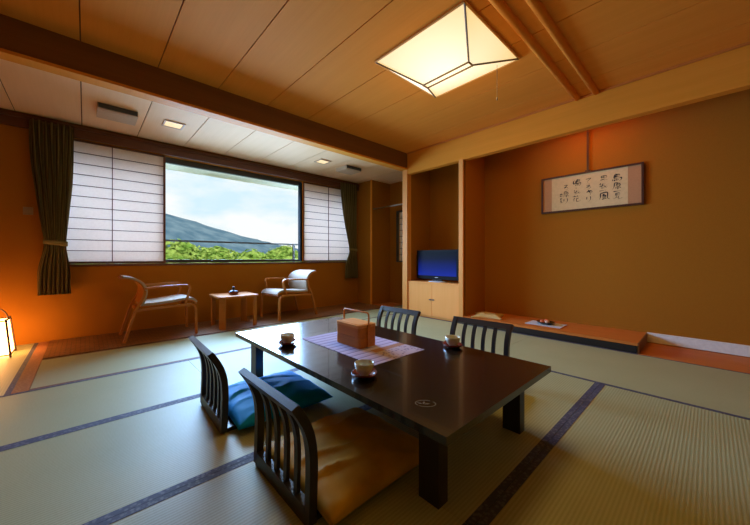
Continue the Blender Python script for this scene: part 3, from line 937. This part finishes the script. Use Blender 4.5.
# clothes rod in the recess
bm = BM(); tube(bm, [(4.55, 4.94, 2.055), (4.55, 3.80, 2.055)], .014, 10)
rd = fin('hanging_rod', bm, 'steel', None, 0, True); tag(rd, 'thin pale clothes rod spanning the veranda recess', 'rod')

# ------------------------------------------------------------------ television corner
cb = thing('tv_cabinet', 'pale wooden two-door cabinet under the television', 'cabinet', (XF + .01, 3.166, 0))
bm = BM(); box(bm, .02, .60, -.515, .515, 0, .565); fin('body', bm, 'cabinet', cb)
bm = BM(); box(bm, 0, .62, -.518, .518, .565, .592); fin('top', bm, 'cabinet', cb, .003)
bm = BM(); box(bm, .012, .02, -.515, .515, 0, .03); fin('plinth', bm, 'post', cb)
for s in (-1, 1):
    bm = BM(); a, b = sorted((s * .003, s * .512)); box(bm, .002, .019, a, b, .033, .56); d = fin('door', bm, 'cabinet', cb, .002)
    bm = BM(); a, b = sorted((s * .008, s * .05)); box(bm, -.010, .002, a, b, .295, .312); fin('pull', bm, 'dark', d, .002)['label'] = 'dark metal pull'
tv = thing('television', 'black flat television showing a blue screen on the wooden cabinet', 'television', (4.38, 3.18, .592), PI / 2 * 0)
bm = BM(); box(bm, 0, .07, -.425, .425, .045, .545)
fin('casing', bm, 'black_matte', tv, .008)
bm = BM(); box(bm, -.002, 0, -.39, .39, .105, .51); fin('screen', bm, 'screen', tv)
bm = BM(); box(bm, .02, .05, -.09, .09, .012, .06); fin('neck', bm, 'black', tv)
bm = BM(); lathe(bm, [(0, 0), (.15, 0), (.15, .006), (.12, .012), (0, .014)], 32, (.035, 0, 0), sx=.75, sy=1.2); fin('stand', bm, 'papermat', tv, 0, True)['label'] = 'pale oval stand'
bm = BM(); box(bm, -.002, 0, -.03, .03, .068, .08); fin('badge', bm, 'steel', tv)
# ------------------------------------------------------------------ tokonoma
tk = thing('alcove_platform', 'low wooden display platform of the alcove with black front', 'platform', (XF, 1.545, 0))
bm = BM(); box(bm, 0, XB - XF, -1.025, 1.02, .082, .112); fin('board', bm, 'tokoboard', tk, .003)
bm = BM(); box(bm, .012, XB - XF, -1.015, 1.02, 0, .0818); fin('base', bm, 'blackwood', tk)
bm = BM(); box(bm, .0, XB - XF, -1.033, -1.025, .0, .112); fin('end_cap', bm, 'beam', tk, .002)

# folded gold cloth
bm = BM(); n = 24
def gc(u, v):
    a, b = abs(2 * u - 1), abs(2 * v - 1)
    e = (max(0, 1 - a ** 3) * max(0, 1 - b ** 3)) ** .5
    z = .004 + .055 * e * (1 + .45 * mnoise.noise((u * 4, v * 4, 3.3))) + .018 * (a * b) ** 2 + .012 * mnoise.noise((u * 9, v * 9, 1)) * (a + b) * .5
    x = (u - .5) * .30 * (1 + .25 * (a * b) ** 2); y = (v - .5) * .36 * (1 + .2 * (a * b) ** 2)
    return x, y, max(.001, z)
T = [[bm.verts.new(gc(i / n, j / n)) for j in range(n + 1)] for i in range(n + 1)]
B = [[bm.verts.new((T[i][j].co.x * .98, T[i][j].co.y * .98, 0)) for j in range(n + 1)] for i in range(n + 1)]
for i in range(n):
    for j in range(n):
        bm.faces.new((T[i][j], T[i + 1][j], T[i + 1][j + 1], T[i][j + 1])); bm.faces.new((B[i][j], B[i][j + 1], B[i + 1][j + 1], B[i + 1][j]))
for k in range(n):
    bm.faces.new((T[0][k], T[0][k + 1], B[0][k + 1], B[0][k])); bm.faces.new((T[n][k], B[n][k], B[n][k + 1], T[n][k + 1]))
    bm.faces.new((T[k][0], B[k][0], B[k + 1][0], T[k + 1][0])); bm.faces.new((T[k][n], T[k + 1][n], B[k + 1][n], B[k][n]))
o = fin('folded_cloth', bm, 'goldcloth', None, 0, True, (4.46, 2.295, .1125)); o.rotation_euler = (0, 0, .35)
tag(o, 'crumpled gold wrapping cloth on the alcove platform by the partition', 'cloth')
# thin twig beside it
bm = BM(); tube(bm, smooth_curve([(0, 0, 0), (.01, -.02, .07), (.0, -.045, .13), (-.01, -.05, .17)], 5), .0016, 6)
o = fin('dry_twig', bm, 'bark', None, 0, True, (4.70, 2.30, .1125)); tag(o, 'thin dry twig standing behind the gold cloth', 'twig')

bm = BM(); box(bm, -.145, .145, -.215, .215, 0, .004)
for v in bm.verts:
    if abs(v.co.y) > .1:
        v.co.z += .004
o = fin('paper_mat', bm, 'papermat', None, .001, loc=(4.50, 1.50, .1125)); tag(o, 'pale blue-white sheet under the dark dish on the alcove platform', 'paper mat')
bw = thing('serving_dish', 'dark round dish on the pale sheet on the alcove platform', 'dish', (4.50, 1.50, .1205))
bm = BM(); lathe(bm, [(0, 0), (.06, 0), (.075, .008), (.105, .028), (.108, .032), (.098, .028), (.07, .012), (0, .010)], 32); fin('bowl', bm, 'lacquer', bw, 0, True)
for k, (x, y, r, mt, lb) in enumerate(((-.035, .03, .028, 'fruit', 'red-orange round sweet in the dark dish, beside the pale one'), (-.03, -.03, .027, 'fruit_pale', 'pale pink round sweet in the dark dish'), (.03, .0, .028, 'fruit', 'red-orange round sweet at the back of the dark dish'))):
    bm = BM(); bmesh.ops.create_uvsphere(bm, u_segments=20, v_segments=12, radius=r)
    for v in bm.verts:
        v.co.z = v.co.z * .85 - .003 * max(0, 1 - (v.co.x ** 2 + v.co.y ** 2) / (r * .4) ** 2) * (1 if v.co.z > 0 else 0)
    o = fin('sweet', bm, mt, None, 0, True, (4.50 + x, 1.50 + y, .1205 + .0125 + r * .85)); tag(o, lb, 'sweet', 'round sweets in the dark dish')

# framed calligraphy hung on a strap
FW, FH = 1.135, .505
fr = thing('framed_calligraphy', 'long dark-framed brush calligraphy hanging on the ochre alcove wall', 'picture', (XB - .002, 1.109, 1.892))
bm = BM(); e = .022
for a, b, c, d in ((-FW / 2, FW / 2, -FH / 2, -FH / 2 + e), (-FW / 2, FW / 2, FH / 2 - e, FH / 2), (-FW / 2, -FW / 2 + e, -FH / 2 + e, FH / 2 - e), (FW / 2 - e, FW / 2, -FH / 2 + e, FH / 2 - e)):
    box(bm, -.032, 0, a, b, c, d)
fin('frame', bm, 'frame_red', fr, .003)
bm = BM(); box(bm, -.018, -.004, -FW / 2 + e, FW / 2 - e, -FH / 2 + e, FH / 2 - e); fin('mount', bm, 'mount_silk', fr)
PY0, PY1, PZ = -.418, .432, .225    # paper extent (local y: right is negative)
bm = BM(); box(bm, -.0195, -.0181, PY0, PY1, -FH / 2 + e, FH / 2 - e); pp = fin('paper', bm, 'paper', fr)
# brush strokes: each glyph in a unit cell (x right, y up), polylines with a width
G = {
 'shima': [[(.45, 1.0), (.35, .86)], [(.25, .86), (.75, .88), (.72, .62)], [(.28, .84), (.27, .42), (.80, .46)], [(.30, .72), (.70, .73)], [(.30, .58), (.72, .60)],
           [(.80, .46), (.95, .40), (.86, .12), (.70, .05)], [(.12, .30), (.05, .10)], [(.30, .28), (.28, .12), (.60, .14)], [(.45, .34), (.46, .14)], [(.60, .30), (.61, .16)]],
 'hara': [[(.20, .92), (.85, .96)], [(.22, .92), (.18, .40), (.02, .05)], [(.50, .88), (.42, .74)], [(.38, .72), (.74, .74), (.70, .44), (.40, .42), (.38, .72)], [(.40, .58), (.70, .59)],
          [(.56, .42), (.54, .05), (.44, .12)], [(.40, .30), (.28, .12)], [(.70, .30), (.88, .10)]],
 'ichi': [[(.15, .45), (.45, .50), (.85, .56)]],
 'mi': [[(.32, .95), (.30, .45)], [(.32, .93), (.70, .95), (.66, .48)], [(.34, .78), (.66, .79)], [(.34, .62), (.66, .63)], [(.42, .44), (.34, .20), (.10, .04)], [(.60, .44), (.56, .14), (.80, .04), (1.0, .18)]],
 'hi': [[(.20, .85), (.50, .92), (.78, .84), (.72, .55), (.35, .50)], [(.22, .82), (.28, .50)], [(.50, .90), (.52, .52)], [(.28, .68), (.74, .70)], [(.15, .30), (.40, .36), (.62, .26), (.92, .34)]],
 'mu': [[(.30, .95), (.20, .70), (.75, .76)], [(.50, .85), (.40, .45), (.15, .30)], [(.15, .48), (.90, .54)], [(.62, .45), (.80, .25), (.95, .30)], [(.30, .20), (.70, .16)]],
 'kaze': [[(.12, .85), (.12, .40), (.02, .08)], [(.12, .86), (.80, .92), (.82, .30), (1.02, .06), (1.06, .22)], [(.35, .72), (.62, .76)], [(.32, .56), (.62, .58), (.60, .38), (.34, .36), (.32, .56)],
          [(.48, .72), (.47, .14)], [(.28, .14), (.68, .20)], [(.60, .28), (.74, .12)]],
 'no': [[(.55, .85), (.35, .30), (.15, .50), (.40, .85), (.80, .75), (.85, .35), (.60, .10)]],
 'ya': [[(.10, .60), (.60, .78), (.85, .60), (.65, .40)], [(.35, .95), (.55, .50), (.62, .05)]],
 'te': [[(.15, .80), (.80, .90), (.45, .55), (.40, .25), (.70, .05)]],
 'ri': [[(.25, .90), (.22, .50), (.35, .60)], [(.70, .95), (.72, .45), (.45, .05)]],
 'ru': [[(.25, .88), (.70, .90), (.25, .45), (.60, .55), (.80, .32), (.55, .08), (.35, .20)]],
 'naku': [[(.08, .80), (.08, .45), (.28, .46), (.28, .82), (.08, .80)], [(.55, 1.0), (.45, .84)], [(.42, .84), (.80, .86), (.78, .60)], [(.44, .84), (.42, .42), (.92, .46), (.84, .14), (.68, .08)], [(.44, .66), (.78, .68)],
          [(.38, .28), (.30, .10)], [(.54, .28), (.54, .14)], [(.68, .28), (.72, .16)]],
 'hana': [[(.10, .82), (.90, .86)], [(.32, .98), (.34, .70)], [(.66, .98), (.64, .70)], [(.35, .62), (.10, .28)], [(.24, .46), (.24, .02)], [(.78, .58), (.52, .38)], [(.56, .62), (.54, .12), (.72, .05), (.95, .12), (.96, .28)]],
 'dot': [[(.40, .60), (.55, .45)]],
}
bm = BM()
def brush(pts, w, lift):
    pts = smooth_curve(pts, 5) if len(pts) > 2 else [tuple(a + (b - a) * k / 5 for a, b in zip(pts[0], pts[1])) for k in range(6)]
    n = len(pts); L = []
    for i, p in enumerate(pts):
        q0, q1 = pts[max(0, i - 1)], pts[min(n - 1, i + 1)]
        d = Vector((q1[0] - q0[0], q1[1] - q0[1]));  d = d.normalized() if d.length > 0 else Vector((1, 0))
        u = i / (n - 1); ww = w * (.55 + .6 * math.sin(PI * min(1, u * 1.25 + .18)) - .35 * u)
        ww = max(ww, w * .15) / 2
        L.append(((p[0] - d.y * ww, p[1] + d.x * ww), (p[0] + d.y * ww, p[1] - d.x * ww)))
    vs = [(bm.verts.new((lift, -a[0], a[1])), bm.verts.new((lift, -b[0], b[1]))) for a, b in L]
    for (a, b), (c, d) in zip(vs, vs[1:]):
        bm.faces.new((a, b, d, c))
rnd = random.Random(3)
# columns right to left: (centre y in world, top z, bottom z, width, glyphs)
cols = [(.795, 2.06, 1.735, .105, [('shima', 1.05, 1.3), ('hara', .95, 1.1), ('ichi', .35, 1), ('mi', .8, .8)]),
        (.935, 2.065, 1.735, .105, [('hi', .8, .9), ('mu', .8, .9), ('ichi', .25, .7), ('kaze', 1.0, 1.35)]),
        (1.095, 2.065, 1.735, .085, [('te', .9, .7), ('ru', .6, .7), ('ya', .8, 1.35), ('ri', .8, .9)]),
        (1.235, 2.068, 1.755, .10, [('naku', 1.0, 1.35), ('dot', .3, .8), ('mu', .7, .7), ('hana', .9, .8)]),
        (1.365, 2.015, 1.745, .085, [('ru', .8, .8), ('hara', .9, .8), ('ri', .8, .9)]),
        (1.425, 1.90, 1.76, .05, [('hi', .7, .8), ('mi', .9, .7)])]
lift = -.0199
bm.free()
for yc, zt, zb, w, gl in cols:
    bm = BM()
    tot = sum(h for _, h, _ in gl); z = zt - 1.892
    for nm, h, wt in gl:
        ch = (zt - zb) * h / tot
        jx = rnd.uniform(-.008, .008)
        for st_ in G[nm]:
            lift -= .000004
            brush([(-(yc - 1.109) + jx + (x - .5) * w, z - ch * .95 + y * ch * .9) for x, y in st_], .0100 * wt, lift)
        z -= ch
    fin('brush_writing', bm, 'ink', pp)
bm = BM(); box(bm, -.022, -.014, -.011, .011, FH / 2, 2.90 - 1.892); fin('hanging_strap', bm, 'frame_red', fr)
bm = BM(); box(bm, -.030, -.004, -.028, .028, FH / 2 - .002, FH / 2 + .018); fin('hanger', bm, 'frame_red', fr, .003)

# ------------------------------------------------------------------ outside
bm = BM(); box(bm, -3, 8, 5.62, 6.45, 2.545, 2.75); struct('balcony_roof', bm, 'soffit')
bm = BM(); box(bm, -3, 8, 5.62, 6.45, -.2, 0); struct('balcony_floor', bm, 'concrete')
rl = thing('balcony_railing', 'dark metal balcony railing outside the window', 'railing', (0, 6.32, 0))
bm = BM(); box(bm, -2.5, 7.5, -.025, .025, 1.285, 1.315); fin('top_rail', bm, 'dark', rl, .004)
bm = BM(); box(bm, -2.5, 7.5, -.01, .01, .12, .15); fin('bottom_rail', bm, 'dark', rl)
for x in (-2.0, .25, 3.40, 5.6, 7.2):
    bm = BM(); box(bm, x - .02, x + .02, -.02, .02, 0, 1.285); fin('post', bm, 'dark', rl)
bm = BM(); bmesh.ops.create_grid(bm, x_segments=2, y_segments=2, size=600); struct('ground', bm, 'ground', loc=(0, 300, -8))
bm = BM(); nx, ny = 120, 30
def ridge(x):
    q = [(-400, 60), (-80, 46), (0, 36), (40, 30.5), (67, 23), (113, 13), (150, 6.5), (190, 3), (300, 6), (600, 10)]
    for (a, b), (c, d) in zip(q, q[1:]):
        if a <= x <= c:
            t = (x - a) / (c - a); return b + (d - b) * t
    return 8
gr = []
for j in range(ny + 1):
    y = 150 + 300 * j / ny; row = []
    for i in range(nx + 1):
        x = -250 + 650 * i / nx
        f = math.sin(PI * min(1, (y - 150) / 200)) if y < 250 else max(0, math.cos((y - 250) / 200 * PI / 2))
        z = -8 + (ridge(x * 250 / max(y, 150)) + 8.0) * f + 1.6 * mnoise.noise((x * .05, y * .05, 2)) + .9 * mnoise.noise((x * .2, y * .2, 7))
        row.append(bm.verts.new((x, y, z)))
    gr.append(row)
for j in range(ny):
    for i in range(nx):
        bm.faces.new((gr[j][i], gr[j][i + 1], gr[j + 1][i + 1], gr[j + 1][i]))
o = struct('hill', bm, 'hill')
for p in o.data.polygons: p.use_smooth = True

def tree_meshes(seed, R, Hh, nleaf):
    r = random.Random(seed)
    bm = BM()
    cl_ = [(0, 0, 0, R * .75)] + [(R * .62 * math.cos(a) * r.uniform(.8, 1.2), R * .62 * math.sin(a) * r.uniform(.8, 1.2), r.uniform(-.25, .35) * R, R * r.uniform(.38, .55)) for a in [2 * PI * k / 7 + r.random() for k in range(7)]]
    cl_ += [(r.uniform(-.3, .3) * R, r.uniform(-.3, .3) * R, R * r.uniform(.35, .6), R * r.uniform(.3, .42)) for _ in range(3)]
    for _ in range(nleaf):
        cx, cy, cz, cr = r.choice(cl_)
        d = Vector((r.gauss(0, 1), r.gauss(0, 1), r.gauss(0, 1))).normalized()
        p = Vector((cx, cy, cz)) + d * cr * r.uniform(.82, 1.05)
        nrm = (d + Vector((r.uniform(-.6, .6), r.uniform(-.6, .6), r.uniform(-.2, .8)))).normalized()
        u = nrm.orthogonal().normalized(); w = nrm.cross(u)
        a = r.uniform(0, 6.28); u, w = u * math.cos(a) + w * math.sin(a), w * math.cos(a) - u * math.sin(a)
        s = r.uniform(.09, .17)
        bm.faces.new([bm.verts.new(p + Hh * Vector((0, 0, 1)) + q) for q in (u * s * 1.4, w * s * .7, -u * s * 1.2, -w * s * .7)])
    me = bpy.data.meshes.new('foliage'); bm.to_mesh(me); bm.free()
    bm = BM(); tube(bm, [(0, 0, 0), (.05, .02, Hh * .5), (0, 0, Hh)], [.28, .2, .1], 8)
    mt = bpy.data.meshes.new('trunk'); bm.to_mesh(mt); bm.free()
    return me, mt
protos = [tree_meshes(s, 2.4, 7.0, 6500) for s in (1, 2, 3)]
for me, mt in protos:
    me.materials.append(M['leaf']); mt.materials.append(M['bark'])
spots = [(-.2, 15, .45), (6.5, 15.2, .15), (13.0, 15.0, .35), (3.2, 20.0, .75), (9.9, 20.4, .45), (16.6, 20.2, .7), (-3.6, 20.2, .6), (.0, 25.6, 1.0), (6.8, 26, .9), (13.4, 26, .9), (20.0, 26, .9)]
for k, (x, y, dz) in enumerate(spots):
    me, mt = protos[k % 3]
    t = thing('broadleaf_tree', 'bright green leafy tree beyond the balcony railing', 'tree', (x, y, -8 + dz), k * 1.3, 'trees outside the window')
    for nm, d in (('foliage', me), ('trunk', mt)):
        o = bpy.data.objects.new(nm, d); COL.objects.link(o); o.parent = t

# ------------------------------------------------------------------ light
def light(name, kind, loc, energy, col, rot=(0, 0, 0), **kw):
    l = bpy.data.lights.new(name, kind); l.energy = energy; l.color = col
    for k, v in kw.items():
        setattr(l, k, v)
    o = bpy.data.objects.new(name, l); COL.objects.link(o); o.location = loc; o.rotation_euler = rot
    return o
WARM = (1., .56, .14)
light('ceiling_lamp_light', 'AREA', (2.49, 1.69, ZC + DR - .02), 14, (1., .58, .14), (0, 0, 0), shape='RECTANGLE', size=.6, size_y=.6)
light('ceiling_lamp_glow', 'POINT', (2.49, 1.69, 2.45), 6.5, WARM, shadow_soft_size=.2)
for x in (.81, 3.01):
    light('downlight_lamp', 'SPOT', (x, 4.575, ZV - .02), 20, (1., .66, .32), (0, 0, 0), spot_size=math.radians(84), spot_blend=.7, shadow_soft_size=.08)
light('alcove_lamp', 'AREA', (4.45, 1.1, 2.84), 5, (1., .42, .12), (0, math.radians(20), 0), shape='RECTANGLE', size=.1, size_y=.5)
light('added_window_fill', 'AREA', (2.0, 5.93, 1.62), 430, (.42, .69, 1.14), (math.radians(-74), 0, 0), shape='RECTANGLE', size=4.8, size_y=1.3, spread=math.radians(122))  # added unseen area light outside the glass, strengthening the sky's daylight
sun = light('sun', 'SUN', (0, 0, 20), 3.2, (1., .95, .85), (math.radians(48), 0, math.radians(-25)), angle=.01)

w = bpy.data.worlds.new('sky'); S.world = w; w.use_nodes = True
nt = w.node_tree
for n in list(nt.nodes):
    nt.nodes.remove(n)
out = N(nt, 'ShaderNodeOutputWorld'); bg = N(nt, 'ShaderNodeBackground'); nt.links.new(bg.outputs[0], out.inputs[0])
tc = N(nt, 'ShaderNodeTexCoord')
mp = N(nt, 'ShaderNodeMapping'); mp.inputs['Scale'].default_value = (1, 1, 2.4); nt.links.new(tc.outputs['Generated'], mp.inputs['Vector'])
nz = N(nt, 'ShaderNodeTexNoise'); nz.inputs['Scale'].default_value = 3.2; nz.inputs['Detail'].default_value = 7; nz.inputs['Roughness'].default_value = .55
nt.links.new(mp.outputs[0], nz.inputs['Vector'])
cr = ramp(nt, [(.40, (.70, .89, 1.0)), (.56, (1., 1., 1.))]); nt.links.new(nz.outputs['Fac'], cr.inputs[0])
nt.links.new(cr.outputs[0], bg.inputs[0]); bg.inputs[1].default_value = 1.05

# ------------------------------------------------------------------ camera
cam = bpy.data.cameras.new('camera'); cam.sensor_width = 36; cam.lens = 312 / 750 * 36; cam.clip_start = .02; cam.clip_end = 2000
cam.shift_y = -4.5 / 750
co = bpy.data.objects.new('camera', cam); COL.objects.link(co)
co.location = (0, 0, 1.0)
co.rotation_euler = (PI / 2, 0, math.atan2(.733, .681) - PI / 2)
S.camera = co
S.view_settings.view_transform = 'Standard'; S.view_settings.look = 'None'
S.view_settings.gamma = 1; S.view_settings.use_curve_mapping = False
S.view_settings.exposure = 0
